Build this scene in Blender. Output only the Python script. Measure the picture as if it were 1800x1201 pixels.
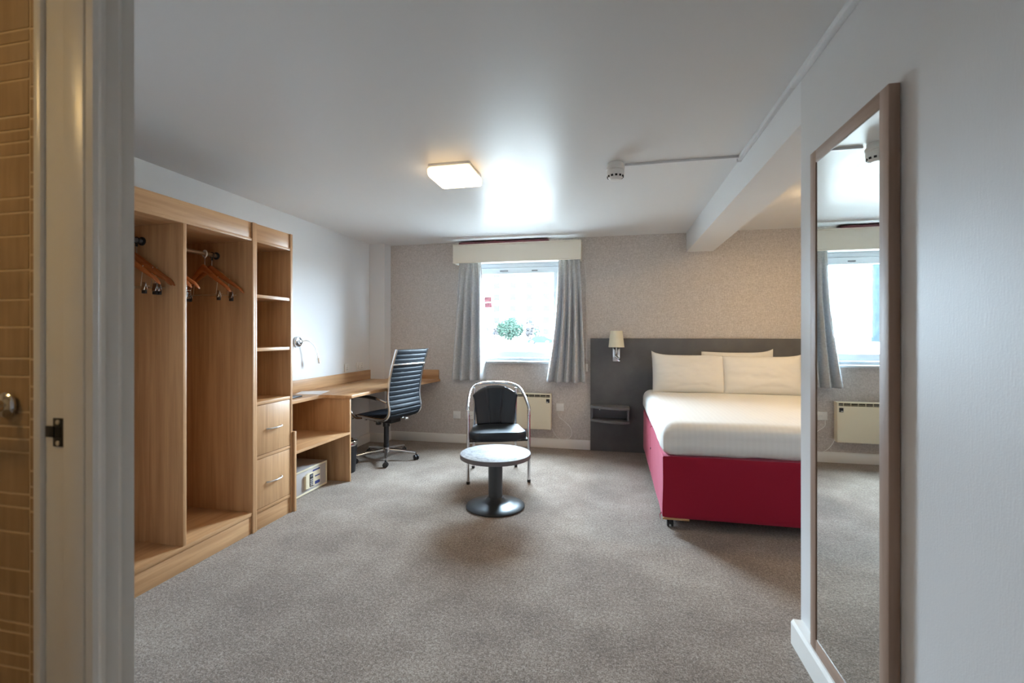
import bpy, bmesh, math, random
from math import pi, sin, cos, radians
from mathutils import Vector, Matrix, noise
random.seed(7)
S = bpy.context.scene
for o in list(bpy.data.objects): bpy.data.objects.remove(o)
COL = S.collection

# ------------------------------------------------------------------ camera, world, sun, exposure
H = 2.36
cam = bpy.data.cameras.new('camera'); camo = bpy.data.objects.new('camera', cam); COL.objects.link(camo)
camo.location = (0, 0, 1.28); camo.rotation_euler = (pi/2, 0, radians(12.26))
cam.sensor_width = 36; cam.lens = 815/1800*36; cam.shift_y = -12.5/1800; cam.clip_start = .02; cam.clip_end = 500
cam.dof.use_dof = True; cam.dof.focus_distance = 3.9; cam.dof.aperture_fstop = 3.2
S.camera = camo
vs = S.view_settings; vs.view_transform = 'Standard'; vs.look = 'None'; vs.gamma = 1; vs.use_curve_mapping = False
vs.exposure = 0.8
S.cycles.max_bounces = 10; S.cycles.diffuse_bounces = 6; S.cycles.transparent_max_bounces = 12
S.cycles.caustics_reflective = False; S.cycles.sample_clamp_indirect = 8

w = bpy.data.worlds.new('sky'); S.world = w; w.use_nodes = True
bg = w.node_tree.nodes['Background']; bg.inputs[0].default_value = (.67, .835, 1, 1); bg.inputs[1].default_value = 94.0

sun = bpy.data.lights.new('sun', 'SUN'); sun.energy = 30; sun.angle = radians(2); sun.color = (1, .95, .88)
so = bpy.data.objects.new('sun', sun); COL.objects.link(so); so.rotation_euler = (radians(52), 0, radians(-18))

def area(name, loc, rot, sx, sy, energy, color=(1, 1, 1), portal=False):
    l = bpy.data.lights.new(name, 'AREA'); l.shape = 'RECTANGLE'; l.size = sx; l.size_y = sy; l.energy = energy; l.color = color
    if portal: l.cycles.is_portal = True
    o = bpy.data.objects.new(name, l); COL.objects.link(o); o.location = loc; o.rotation_euler = rot
    return o
area('window_portal', (-1.09, 5.40, 1.545), (radians(-90), 0, 0), 1.06, 1.15, 1, portal=True)

# ------------------------------------------------------------------ materials
def mat(name, col=(.8, .8, .8), rough=.5, metal=0., spec=.5, **k):
    m = bpy.data.materials.new(name); m.use_nodes = True
    b = m.node_tree.nodes['Principled BSDF']
    b.inputs['Base Color'].default_value = (*col, 1); b.inputs['Roughness'].default_value = rough
    b.inputs['Metallic'].default_value = metal; b.inputs['Specular IOR Level'].default_value = spec
    for kk, v in k.items(): b.inputs[kk.replace('_', ' ')].default_value = v
    return m
def nd(m, t, **k):
    n = m.node_tree.nodes.new(t)
    for a, v in k.items(): setattr(n, a, v)
    return n
def lk(m, a, b): m.node_tree.links.new(a, b)
def coord(m, scale=(1, 1, 1), rot=(0, 0, 0)):
    t = nd(m, 'ShaderNodeTexCoord'); mp = nd(m, 'ShaderNodeMapping')
    mp.inputs['Scale'].default_value = scale; mp.inputs['Rotation'].default_value = rot
    lk(m, t.outputs['Object'], mp.inputs['Vector']); return mp.outputs['Vector']
def ramp(m, fac, stops):
    r = nd(m, 'ShaderNodeValToRGB'); e = r.color_ramp.elements
    while len(e) < len(stops): e.new(.5)
    for i, (p, c) in enumerate(stops): e[i].position = p; e[i].color = (*c, 1)
    lk(m, fac, r.inputs['Fac']); return r.outputs['Color']
def noi(m, vec, scale, detail=3, rough=.5, dist=0):
    n = nd(m, 'ShaderNodeTexNoise'); n.inputs['Scale'].default_value = scale; n.inputs['Detail'].default_value = detail
    n.inputs['Roughness'].default_value = rough; n.inputs['Distortion'].default_value = dist
    lk(m, vec, n.inputs['Vector']); return n.outputs['Fac']
def bump(m, h, strength=.3, dist=.002):
    b = nd(m, 'ShaderNodeBump'); b.inputs['Strength'].default_value = strength; b.inputs['Distance'].default_value = dist
    lk(m, h, b.inputs['Height']); lk(m, b.outputs['Normal'], m.node_tree.nodes['Principled BSDF'].inputs['Normal'])
def setc(m, c, slot='Base Color'): lk(m, c, m.node_tree.nodes['Principled BSDF'].inputs[slot])
def mul(m, a, b, t='MULTIPLY'):
    n = nd(m, 'ShaderNodeMath', operation=t)
    for i, q in enumerate((a, b)):
        if isinstance(q, (int, float)): n.inputs[i].default_value = q
        else: lk(m, q, n.inputs[i])
    return n.outputs[0]

def wood(name, axis, light=(.55, .325, .165), dark=(.36, .19, .085), rough=.42):
    sc = [38, 38, 38]; sc[axis] = 1.6
    m = mat(name, light, rough, spec=.35)
    v = coord(m, tuple(sc)); n1 = noi(m, v, 1.0, 5, .6, .4)
    sc2 = [9, 9, 9]; sc2[axis] = .7
    v2 = coord(m, tuple(sc2)); n2 = noi(m, v2, 1.0, 2, .5, .8)
    s = mul(m, mul(m, n1, .55), mul(m, n2, .45), 'ADD')
    mid = tuple((a+b)/2 for a, b in zip(light, dark))
    setc(m, ramp(m, s, [(.33, dark), (.47, mid), (.60, light)])); bump(m, n1, .06, .001)
    return m
M = {}
M['wood_v'] = wood('oak_laminate_upright', 2); M['wood_y'] = wood('oak_laminate_lengthwise', 1); M['wood_x'] = wood('oak_laminate_crosswise', 0)
M['mirror_wood_z'] = wood('mirror_frame_wood', 2, (.36, .25, .19), (.25, .16, .115), .5)
M['mirror_wood_y'] = wood('mirror_frame_wood_rail', 1, (.36, .25, .19), (.25, .16, .115), .5)
m = M['hanger'] = wood('hanger_wood', 0, (.42, .125, .034), (.28, .08, .022), .25)
m = M['ceiling'] = mat('ceiling_satin_paint', (.72, .715, .715), .32, spec=.10)
v = coord(m, (14, 1.6, 1)); n = noi(m, v, 1, 1, .5)

rr = nd(m, 'ShaderNodeMapRange'); lk(m, n, rr.inputs['Value']); rr.inputs['From Min'].default_value = .3; rr.inputs['From Max'].default_value = .7; rr.inputs['To Min'].default_value = .30; rr.inputs['To Max'].default_value = .36; setc(m, rr.outputs[0], 'Roughness')
m = M['wall'] = mat('white_wall_paint', (.74, .74, .745), .6, spec=.3); v = coord(m, (1, 1, 1)); bump(m, noi(m, v, 90, 3), .12, .001)
m = M['wall_tex'] = mat('white_textured_wallcovering', (.66, .655, .655), .48, spec=.4)
v = coord(m, (1, 1, 1)); n = noi(m, v, 260, 3); v2 = coord(m, (200, 200, 30)); n2 = noi(m, v2, 1, 2); bump(m, mul(m, n, n2, 'ADD'), .25, .0012)
m = M['paper'] = mat('woven_taupe_wallpaper', (.3, .28, .26), .75, spec=.2)
va = coord(m, (260, 260, 40)); vb = coord(m, (40, 40, 260)); a = noi(m, va, 1, 3, .6); b = noi(m, vb, 1, 3, .6)
s = mul(m, mul(m, a, b, 'ADD'), .5); vc = coord(m, (1, 1, 1)); c = noi(m, vc, 95, 2)
s = mul(m, mul(m, s, .75), mul(m, c, .25), 'ADD')
setc(m, ramp(m, s, [(.36, (.41, .368, .342)), (.5, (.56, .515, .485)), (.62, (.70, .655, .625))])); bump(m, s, .35, .002)
m = M['carpet'] = mat('flecked_taupe_carpet', (.3, .25, .2), .95, spec=.1, Sheen_Weight=.25)
v = coord(m); a = noi(m, v, 170, 2, .8); b = noi(m, v, 70, 2, .6); c = noi(m, v, 2.2, 4, .65)
s = mul(m, mul(m, mul(m, a, .52), mul(m, b, .26), 'ADD'), mul(m, c, .22), 'ADD')
setc(m, ramp(m, s, [(.37, (.070, .048, .033)), (.49, (.198, .150, .117)), (.61, (.42, .355, .295))])); bump(m, s, .9, .006)
M['gloss_white'] = mat('white_gloss_paint', (.84, .83, .80), .28)
m = M['jamb'] = mat('door_lining_gloss_paint', (.74, .725, .69), .3); v = coord(m, (30, 30, 3)); bump(m, noi(m, v, 1, 4), .12, .002)
M['pvc'] = mat('white_window_frame', (.55, .58, .61), .4, spec=.3)
M['plastic'] = mat('white_plastic', (.78, .77, .75), .35)
M['cream'] = mat('cream_painted_metal', (.78, .72, .56), .4)
M['pelmet'] = mat('cream_pelmet_board', (.84, .79, .68), .5)
M['burgundy'] = mat('burgundy_board', (.10, .012, .02), .6)
M['chrome'] = mat('chrome', (.66, .66, .67), .16, 1)
M['satin'] = mat('brushed_nickel', (.72, .70, .68), .28, 1)
M['rail'] = mat('rail_metal', (.62, .56, .45), .3, 1)
M['black'] = mat('black_plastic', (.012, .012, .014), .4)
M['hole'] = mat('dark_recess', (.01, .01, .01), .9)
m = M['leather'] = mat('black_leather', (.010, .013, .018), .5, spec=.2); v = coord(m); bump(m, noi(m, v, 260, 2), .15, .001)
m = M['vinyl'] = mat('black_vinyl', (.014, .020, .028), .42, spec=.5); v = coord(m); bump(m, noi(m, v, 400, 2), .15, .0006)
m = M['gunmetal'] = mat('dark_grey_metal_paint', (.075, .08, .085), .34, .6); v = coord(m, (4, 4, 60)); bump(m, noi(m, v, 2, 2), .05, .001)
m = M['tabletop'] = mat('pale_speckled_laminate', (.5, .5, .5), .55, spec=.06)
v = coord(m); a = noi(m, v, 14, 5, .7, 1.0); b = noi(m, v, 120, 2)
setc(m, ramp(m, mul(m, mul(m, a, .7), mul(m, b, .3), 'ADD'), [(.38, (.20, .21, .22)), (.5, (.34, .355, .375)), (.60, (.47, .485, .50))]))
M['edge_grey'] = mat('grey_table_edging', (.16, .145, .15), .5)
m = M['headboard'] = mat('charcoal_laminate', (.062, .062, .068), .6, spec=.3); v = coord(m); n = noi(m, v, 5, 4, .6)
setc(m, ramp(m, n, [(.3, (.105, .105, .112)), (.7, (.135, .135, .140))])); bump(m, noi(m, v, 300, 2), .1, .0008)
M['shelf_grey'] = mat('dark_grey_shelf_laminate', (.15, .15, .16), .45)
m = M['linen'] = mat('white_cotton', (.80, .79, .76), .85, spec=.2, Sheen_Weight=.15); v = coord(m)
bump(m, noi(m, v, 300, 2), .12, .0008)
m = M['sheet'] = mat('white_striped_cotton', (.8, .8, .78), .8, spec=.2); v = coord(m)
wv = nd(m, 'ShaderNodeTexWave', bands_direction='X'); wv.inputs['Scale'].default_value = 9; lk(m, v, wv.inputs['Vector'])
setc(m, ramp(m, wv.outputs['Fac'], [(.45, (.775, .765, .74)), (.55, (.79, .78, .755))])); bump(m, noi(m, v, 300, 2), .1, .0008)
m = M['crimson'] = mat('crimson_fabric', (.30, .003, .022), .8, spec=.25, Sheen_Weight=.5); v = coord(m); bump(m, noi(m, v, 350, 2), .25, .001)
m.node_tree.nodes['Principled BSDF'].inputs['Sheen Tint'].default_value = (1, .5, .65, 1)
m = M['curtain'] = mat('grey_curtain_fabric', (.30, .31, .33), .85, spec=.15)
va = coord(m, (300, 300, 30)); vb = coord(m, (30, 30, 300)); s = mul(m, mul(m, noi(m, va, 1, 2), noi(m, vb, 1, 2), 'ADD'), .5)
setc(m, ramp(m, s, [(.38, (.48, .49, .50)), (.5, (.60, .61, .62)), (.62, (.71, .72, .73))])); bump(m, s, .25, .001)
tr = nd(m, 'ShaderNodeBsdfTranslucent'); tr.inputs[0].default_value = (.45, .48, .52, 1); mx = nd(m, 'ShaderNodeMixShader'); mx.inputs[0].default_value = .08
lk(m, m.node_tree.nodes['Principled BSDF'].outputs[0], mx.inputs[1]); lk(m, tr.outputs[0], mx.inputs[2]); lk(m, mx.outputs[0], m.node_tree.nodes['Material Output'].inputs[0])
m = M['glass'] = bpy.data.materials.new('clear_glass'); m.use_nodes = True; m.node_tree.nodes.clear()
o_ = nd(m, 'ShaderNodeOutputMaterial'); t_ = nd(m, 'ShaderNodeBsdfTransparent'); t_.inputs[0].default_value = (.95, .97, .97, 1)
g_ = nd(m, 'ShaderNodeBsdfGlossy'); g_.inputs['Roughness'].default_value = .02; mx = nd(m, 'ShaderNodeMixShader'); mx.inputs[0].default_value = .04
lk(m, t_.outputs[0], mx.inputs[1]); lk(m, g_.outputs[0], mx.inputs[2]); lk(m, mx.outputs[0], o_.inputs[0])
M['mirror'] = mat('mirror_glass', (.84, .88, .87), .015, 1)
M['tile'] = mat('brown_gold_tile', (.33, .21, .10), .35)
m = M['tile']; v = coord(m, (60, 60, 6)); n = noi(m, v, 1, 3); vb = coord(m, (4, 4, 9)); n2 = noi(m, vb, 1, 1)
setc(m, ramp(m, mul(m, mul(m, n, .5), mul(m, n2, .5), 'ADD'), [(.35, (.30, .19, .095)), (.65, (.43, .285, .15))]))
M['grout'] = mat('pale_grout', (.62, .48, .30), .7)
M['towel'] = mat('white_towelling', (.8, .78, .74), .95)
M['dark_cloth'] = mat('dark_cloth', (.02, .018, .02), .9)
M['trunking'] = mat('white_cable_trunking', (.70, .70, .71), .4)
M['shade'] = mat('cream_lamp_shade', (.80, .76, .60), .7, Transmission_Weight=0.)
M['paper_sheet'] = mat('printed_paper', (.72, .70, .70), .5)
M['red_sign'] = mat('red_window_sticker', (.20, .045, .05), .5)
M['blue'] = mat('dark_blue_print', (.03, .05, .22), .5)
M['safe'] = mat('cream_safe_steel', (.74, .66, .48), .4)
M['safe_top'] = mat('grey_safe_casing', (.46, .43, .42), .5)
M['render'] = mat('white_render', (.80, .80, .80), .9)
M['ground'] = mat('pale_concrete_paving', (.22, .215, .20), .9, spec=0)
M['farglass'] = mat('far_window_glass', (0.014, 0.018, 0.022), .3, spec=0)
M['blueglass'] = mat('blue_glazing', (0.010, 0.0145, 0.018), .3, spec=0)
M['leaf'] = mat('green_leaf', (0.010, 0.0165, 0.0125), .9, spec=0)
M['twig'] = mat('bare_twig', (0.019, 0.018, 0.018), .9, spec=0)
M['bark'] = mat('bark', (.12, .09, .07), .9)
M['car'] = mat('blue_car_paint', (0.009, 0.013, 0.018), .5, spec=0)
def emis(name, col, st, base=(.8, .8, .8)):
    m = mat(name, base, .4); b = m.node_tree.nodes['Principled BSDF']
    b.inputs['Emission Color'].default_value = (*col, 1); b.inputs['Emission Strength'].default_value = st; return m
LAMP = (1, .70, .36)
M['diffuser'] = emis('warm_lamp_diffuser', (1, .76, .47), 20)
M['diffuser_side'] = emis('warm_lamp_rim', (1, .70, .36), 1.5)
M['bulb_alcove'] = emis('alcove_lamp_diffuser', (1, .68, .33), 40)
M['bulb_bath'] = emis('bathroom_lamp_diffuser', (1, .66, .27), 16)
M['hall_fill'] = emis('hall_fill_diffuser', (1, .74, .46), 2.5)

# ------------------------------------------------------------------ geometry helpers
class G:
    def __init__(s): s.bm = bmesh.new()
    def _new(s, vs, fs):
        V = [s.bm.verts.new(v) for v in vs]; F = []
        for f in fs:
            try: F.append(s.bm.faces.new([V[i] for i in f]))
            except ValueError: pass
        return V, F
    def box(s, x0, x1, y0, y1, z0, z1, bev=0, seg=2, T=None):
        x0, x1 = sorted((x0, x1)); y0, y1 = sorted((y0, y1)); z0, z1 = sorted((z0, z1))
        vs = [(x, y, z) for x in (x0, x1) for y in (y0, y1) for z in (z0, z1)]
        if T: vs = [T @ Vector(v) for v in vs]
        V, F = s._new(vs, [(0, 1, 3, 2), (4, 6, 7, 5), (0, 4, 5, 1), (2, 3, 7, 6), (0, 2, 6, 4), (1, 5, 7, 3)])
        if bev:
            E = list({e for f in F for e in f.edges})
            bmesh.ops.bevel(s.bm, geom=E, offset=bev, segments=seg, affect='EDGES', profile=.5)
        return s
    def prism(s, poly, a0, a1, axis=2, bev=0, seg=2, T=None):
        def P(p, a):
            v = (p[0], p[1], a) if axis == 2 else (p[0], a, p[1]) if axis == 1 else (a, p[0], p[1])
            return T @ Vector(v) if T else v
        n = len(poly); V, F = s._new([P(p, a0) for p in poly]+[P(p, a1) for p in poly],
            [tuple(range(n-1, -1, -1)), tuple(range(n, 2*n))]+[(i, (i+1) % n, n+(i+1) % n, n+i) for i in range(n)])
        if bev:
            E = list({e for f in F[:2] for e in f.edges})
            bmesh.ops.bevel(s.bm, geom=E, offset=bev, segments=seg, affect='EDGES', profile=.5)
        bmesh.ops.recalc_face_normals(s.bm, faces=[f for f in s.bm.faces])
        return s
    def lathe(s, prof, c=(0, 0, 0), n=32, T=None):
        rings = []
        for r, z in prof:
            if r < 1e-6: rings.append([s.bm.verts.new((T or Matrix()) @ Vector((c[0], c[1], c[2]+z)))])
            else: rings.append([s.bm.verts.new((T or Matrix()) @ Vector((c[0]+r*cos(2*pi*i/n), c[1]+r*sin(2*pi*i/n), c[2]+z))) for i in range(n)])
        for a, b in zip(rings, rings[1:]):
            for i in range(n):
                q = [a[i % len(a)], a[(i+1) % len(a)], b[(i+1) % len(b)], b[i % len(b)]]
                q2 = []
                for v in q:
                    if v not in q2: q2.append(v)
                if len(q2) > 2:
                    try: s.bm.faces.new(q2)
                    except ValueError: pass
        if len(rings[0]) > 1 and abs(prof[0][0]) > 0: s.bm.faces.new(rings[0][::-1])
        if len(rings[-1]) > 1: s.bm.faces.new(rings[-1])
        bmesh.ops.recalc_face_normals(s.bm, faces=[f for f in s.bm.faces])
        return s
    def cyl(s, p0, p1, r, r1=None, n=20):
        r1 = r if r1 is None else r1; p0 = Vector(p0); p1 = Vector(p1); d = p1-p0
        T = Matrix.Translation(p0) @ d.to_track_quat('Z', 'Y').to_matrix().to_4x4()
        L = d.length; b = min(.15*r, L*.2)
        return s.lathe([(0, 0), (r-b, 0), (r, b), (r1, L-b), (r1-b if r1 > b else 0, L), (0, L)], n=n, T=T)
    def tube(s, pts, r, n=10, closed=False, flat=None):
        pts = [Vector(p) for p in pts]; N = len(pts); rings = []; up = None
        for i, p in enumerate(pts):
            a = pts[(i-1) % N] if closed or i else p; b = pts[(i+1) % N] if closed or i < N-1 else p
            t = (b-a).normalized()
            if up is None: up = t.orthogonal().normalized() if flat is None else Vector(flat)
            up = (up-up.dot(t)*t).normalized() if flat is None else (Vector(flat)-Vector(flat).dot(t)*t).normalized()
            q = t.cross(up); rr = r if not isinstance(r, (list, tuple)) else r[min(i, len(r)-1)]
            ra, rb = (rr, rr) if flat is None else (rr*.55, rr)
            rings.append([s.bm.verts.new(p+up*cos(2*pi*k/n)*ra+q*sin(2*pi*k/n)*rb) for k in range(n)])
        for i in range(N if closed else N-1):
            A, B = rings[i], rings[(i+1) % N]
            for k in range(n): s.bm.faces.new((A[k], A[(k+1) % n], B[(k+1) % n], B[k]))
        if not closed: s.bm.faces.new(rings[0][::-1]); s.bm.faces.new(rings[-1])
        bmesh.ops.recalc_face_normals(s.bm, faces=[f for f in s.bm.faces])
        return s
    def grid(s, fn, nu, nv, closeu=False):
        R = [[s.bm.verts.new(fn(i/nu, j/nv)) for j in range(nv+1)] for i in range(nu+(0 if closeu else 1))]
        for i in range(nu):
            for j in range(nv):
                A = R[i]; B = R[(i+1) % len(R)]; s.bm.faces.new((A[j], B[j], B[j+1], A[j+1]))
        return s
    def rbox(s, c, size, r, n=8, disp=None):
        c = Vector(c); h = Vector(size)/2; base = len(s.bm.verts)
        tmp = bmesh.new(); bmesh.ops.create_cube(tmp, size=2)
        bmesh.ops.subdivide_edges(tmp, edges=tmp.edges[:], cuts=n, use_grid_fill=True)
        mp = {}
        for v in tmp.verts:
            p = Vector((v.co.x*h.x, v.co.y*h.y, v.co.z*h.z))
            # warp so vertices gather near the rounded edges
            q = Vector([max(-(h[i]-r), min(h[i]-r, p[i])) for i in range(3)]); d = p-q
            if d.length > 1e-9: p = q+d.normalized()*r if sum(1 for i in range(3) if abs(d[i]) > 1e-9) > 1 else q+d.normalized()*min(r, d.length)
            p = p+c
            if disp: p = disp(p)
            mp[v] = s.bm.verts.new(p)
        for f in tmp.faces: s.bm.faces.new([mp[v] for v in f.verts])
        tmp.free(); return s

def link(o, parent=None): COL.objects.link(o); o.parent = parent; return o
def obj(name, g, m, parent=None, world=True, label=None, kind=None, smooth=40):
    if parent is not None and world:
        L = Vector(parent.location)
        p = parent
        while p.parent is not None: p = p.parent; L += Vector(p.location)
        bmesh.ops.translate(g.bm, verts=g.bm.verts[:], vec=-L)
    me = bpy.data.meshes.new(name); g.bm.to_mesh(me); g.bm.free()
    if smooth:
        me.shade_smooth()
        me.set_sharp_from_angle(angle=radians(smooth))
    me.materials.append(m)
    o = bpy.data.objects.new(name, me); link(o, parent)
    if label: o['label'] = label
    if kind: o['kind'] = kind
    return o
def thing(name, label, cat, loc=(0, 0, 0), rz=0, group=None):
    o = bpy.data.objects.new(name, None); o.empty_display_size = .1; link(o); o.location = loc; o.rotation_euler = (0, 0, rz)
    o['label'] = label; o['category'] = cat
    if group: o['group'] = group
    return o
def split(name, g, m, parent, **k):   # one object per separate piece
    bm = g.bm; seen = set(); out = []
    for v in bm.verts:
        if v in seen: continue
        st = [v]; comp = set([v]); seen.add(v)
        while st:
            a = st.pop()
            for e in a.link_edges:
                b = e.other_vert(a)
                if b not in seen: seen.add(b); comp.add(b); st.append(b)
        h = G(); mp = {a: h.bm.verts.new(a.co) for a in bm.verts if a in comp}
        for f in bm.faces:
            if f.verts[0] in comp: h.bm.faces.new([mp[a] for a in f.verts])
        out.append(obj(name, h, m, parent, **k))
    return out
def tag(o, label, cat, group=None):
    o['label'] = label; o['category'] = cat
    if group: o['group'] = group
    return o
def struct(name, g, m, parent=None, **k):
    o = obj(name, g, m, parent, **k); o['kind'] = 'structure'; return o
def sempty(name, loc=(0, 0, 0)):
    o = bpy.data.objects.new(name, None); o.empty_display_size = .1; link(o); o.location = loc; o['kind'] = 'structure'; return o
def dup(root, loc, rz, label, group=None):
    r = root.copy(); link(r); r.location = loc; r.rotation_euler = (0, 0, rz); r['label'] = label
    if group: r['group'] = group
    for ch in list(root.children):
        c = ch.copy(); link(c, r)
        for g in ch.children: link(g.copy(), c)
    return r
def spline(P, k=8, closed=False):
    P = [Vector(p) for p in P]; out = []; n = len(P)
    for i in range(n-1 if not closed else n):
        a = P[max(i-1, 0)] if not closed else P[(i-1) % n]; b = P[i]; c = P[(i+1) % n]; d = P[min(i+2, n-1)] if not closed else P[(i+2) % n]
        for j in range(k):
            t = j/k; out.append(.5*((2*b)+(c-a)*t+(2*a-5*b+4*c-d)*t*t+(3*b-a-3*c+d)*t**3))
    if not closed: out.append(P[-1])
    return out
NZ = lambda p, s=1.0: noise.noise(Vector(p)*s)

# ------------------------------------------------------------------ room shell
WL, WB, WR = -2.845, 5.21, .765       # left wall, back wall, right (mirror) wall
PY = .772                             # room face of the bathroom partition
struct('floor', G().box(WL-.1, 2.5, -1.6, WB+.2, -.1, 0), M['carpet'], smooth=0)
struct('ceiling', G().box(WL-.1, 2.5, -1.6, WB+.2, H, H+.12), M['ceiling'], smooth=0)
struct('wall_left', G().box(WL-.1, WL, -1.6, WB+.2, 0, H), M['wall'], smooth=0)
wx0, wx1, wz0, wz1 = -1.62, -.56, .968, 2.12
g = G().box(WL, wx0, WB, WB+.2, 0, H).box(wx1, 2.4, WB, WB+.2, 0, H).box(wx0, wx1, WB, WB+.2, 0, wz0).box(wx0, wx1, WB, WB+.2, wz1, H)
struct('wall_back', g, M['paper'], smooth=0)
struct('wall_alcove', G().box(2.30, 2.40, 2.14, WB, 0, H), M['wall'], smooth=0)
struct('wall_right', G().box(WR, 2.40, -1.6, 2.14, 0, H), M['wall_tex'], smooth=0)
struct('wall_front', G().box(WL, WR, -1.6, -1.5, 0, H), M['wall'], smooth=0)
g = G().box(WL, -.984, .733, PY, 0, H).box(-1.108, -.984, .715, .733, 0, 2.08)
struct('wall_bathroom', g, M['wall'], smooth=0)
g = G().box(-1.108, -.984, -1.5, -.14, 0, H).box(-1.108, -.984, -.14, .733, 2.08, H)
struct('wall_hall', g, M['wall'], smooth=0)
struct('ceiling_beam', G().box(WR, 1.03, 2.14, WB, 2.155, H), M['wall'], smooth=0)
struct('wall_pier', G().box(WL, -2.645, 5.055, WB, 0, H), M['wall'], smooth=0)
struct('baseboard_back', G().box(-2.645, -.243, 5.194, WB, 0, .098, .004).box(-2.645, -.243, 5.197, WB, .098, .105, .002), M['gloss_white'])
struct('baseboard_left', G().box(WL, WL+.016, PY, 5.055, 0, .105, .004), M['gloss_white'])
struct('baseboard_pier', G().box(WL+.016, -2.629, 5.039, 5.055, 0, .105, .004).box(-2.645, -2.629, 5.055, 5.194, 0, .105, .004), M['gloss_white'])
g = G()
g.prism([(WR, 0), (.722, 0), (.722, .088), (.730, .100), (WR, .100)], -1.5, 2.125, axis=1)
struct('baseboard_right', g, M['gloss_white'], smooth=30)
struct('baseboard_alcove', G().box(2.284, 2.30, 2.14, 5.17, 0, .105, .004), M['gloss_white'])
# cable trunking along the ceiling corner, two lengths; another runs out to the smoke detector
t = thing('cable_trunking', 'white cable trunking running along the ceiling above the wall mirror and beam', 'trunking', (WR, 1.5, H-.03))
obj('trunk_length', G().box(.740, WR, -1.4, 2.195, H-.026, H, .003), M['trunking'], t)
obj('trunk_length', G().box(.742, WR, 2.198, 3.045, H-.025, H, .003), M['trunking'], t)
t = thing('cable_trunking', 'thin white cable trunking crossing the ceiling from the beam to the smoke detector', 'trunking', (.4, 3.03, H-.02))
obj('trunk_length', G().box(.075, .745, 3.018, 3.038, H-.014, H, .002), M['trunking'], t)
obj('end_piece', G().box(.738, WR, 3.046, 3.066, H-.028, H, .003), M['trunking'], t)

# window
W = sempty('window_1', (-1.09, 5.33, wz0))
y0, y1 = 5.33, 5.39
g = G().box(wx0, wx1, y0, y1, 2.066, wz1, .004).box(wx0, wx1, y0, y1, wz0, 1.005, .004).box(wx0, wx0+.045, y0, y1, 1.005, 2.066, .004).box(wx1-.045, wx1, y0, y1, 1.005, 2.066, .004)
struct('window_frame', g, M['pvc'], W)
sx0, sx1 = wx0+.047, wx1-.047
g = G().box(sx0, sx1, y0-.012, y1-.01, 1.992, 2.062, .006).box(sx0, sx1, y0-.012, y1-.01, 1.009, 1.082, .006).box(sx0, sx0+.06, y0-.012, y1-.01, 1.082, 1.992, .006).box(sx1-.06, sx1, y0-.012, y1-.01, 1.082, 1.992, .006)
fr = struct('sash', g, M['pvc'], W)
struct('pane', G().box(sx0+.055, sx1-.055, 5.35, 5.356, 1.077, 1.997), M['glass'], W, smooth=0)
g = G().box(-1.30, -1.20, 5.305, 5.318, 2.018, 2.034, .004).box(-.92, -.85, 5.305, 5.318, 2.014, 2.03, .004)
[x.__setitem__('kind', 'structure') for x in split('trickle_vent', g, M['shelf_grey'], W)]
g = G().box(wx0, wx1, 5.19, 5.33, wz0-.004, wz0+.006).box(wx0-.02, wx1+.02, 5.165, 5.208, .950, .974, .005)
struct('window_sill', g, M['pvc'], W)
g = G().box(wx0, wx0+.004, WB, 5.33, wz0+.006, wz1).box(wx1-.004, wx1, WB, 5.33, wz0+.006, wz1).box(wx0, wx1, WB, 5.33, wz1-.004, wz1)
struct('reveal', g, M['wall'], W, smooth=0)
t = thing('window_sticker', 'small red notice sticker on the left of the window glass', 'sticker', (-1.455, 5.348, 1.66))
obj('upper_panel', G().box(-1.500, -1.412, 5.3475, 5.3495, 1.664, 1.728), M['red_sign'], t, smooth=0)
obj('lower_panel', G().box(-1.496, -1.408, 5.3475, 5.3495, 1.596, 1.658), M['red_sign'], t, smooth=0)
g = G()
for z in (1.715, 1.70, 1.645, 1.633, 1.62): g.box(-1.49+.01*random.random(), -1.45+.02*random.random(), 5.3460, 5.3474, z, z+.006)
g.box(-1.497, -1.488, 5.3460, 5.3474, 1.69, 1.722).box(-1.416, -1.41, 5.3460, 5.3474, 1.60, 1.655)
split('print', g, M['burgundy'], t, smooth=0)

# bathroom doorway: lining, stop, architraves, strike plate
D = sempty('door_1', (-1.05, .7, 0))
struct('lining', G().box(-1.097, -.984, .700, .715, 0, 2.08, .002).box(-1.118, -.984, -.14, .700, 2.05, 2.08), M['jamb'], D)
struct('door_stop', G().box(-1.034, -.984, .688, .6995, 0, 2.05, .0025), M['jamb'], D)
arc = [(-.984, .700), (-.979, .689), (-.966, .692), (-.963, .700), (-.967, .708), (-.975, .712), (-.975, .722), (-.968, .728), (-.964, .738), (-.970, .744), (-.972, .750), (-.965, .757), (-.960, .7655), (-.968, .7705), (-.984, .7705)]
g = G().prism(arc, 0, 2.12, axis=2)
struct('architrave', g, M['jamb'], D, smooth=35)
struct('inner_architrave', G().box(-1.1185, -1.098, .692, .7265, 0, 2.12, .005), M['jamb'], D)
sp = struct('strike_plate', G().box(-1.074, -1.046, .6975, .6998, 1.060, 1.116, .001).box(-1.090, -1.070, .6955, .6998, 1.078, 1.100, .001), M['black'], D)
g = G()
for z in (1.067, 1.108): g.cyl((-1.060, .6975, z), (-1.060, .6960, z), .005, n=12)
split('screw', g, M['satin'], sp)
obj('latch_hole', G().box(-1.067, -1.053, .6968, .6974, 1.078, 1.099), M['hole'], sp, smooth=0)

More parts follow.
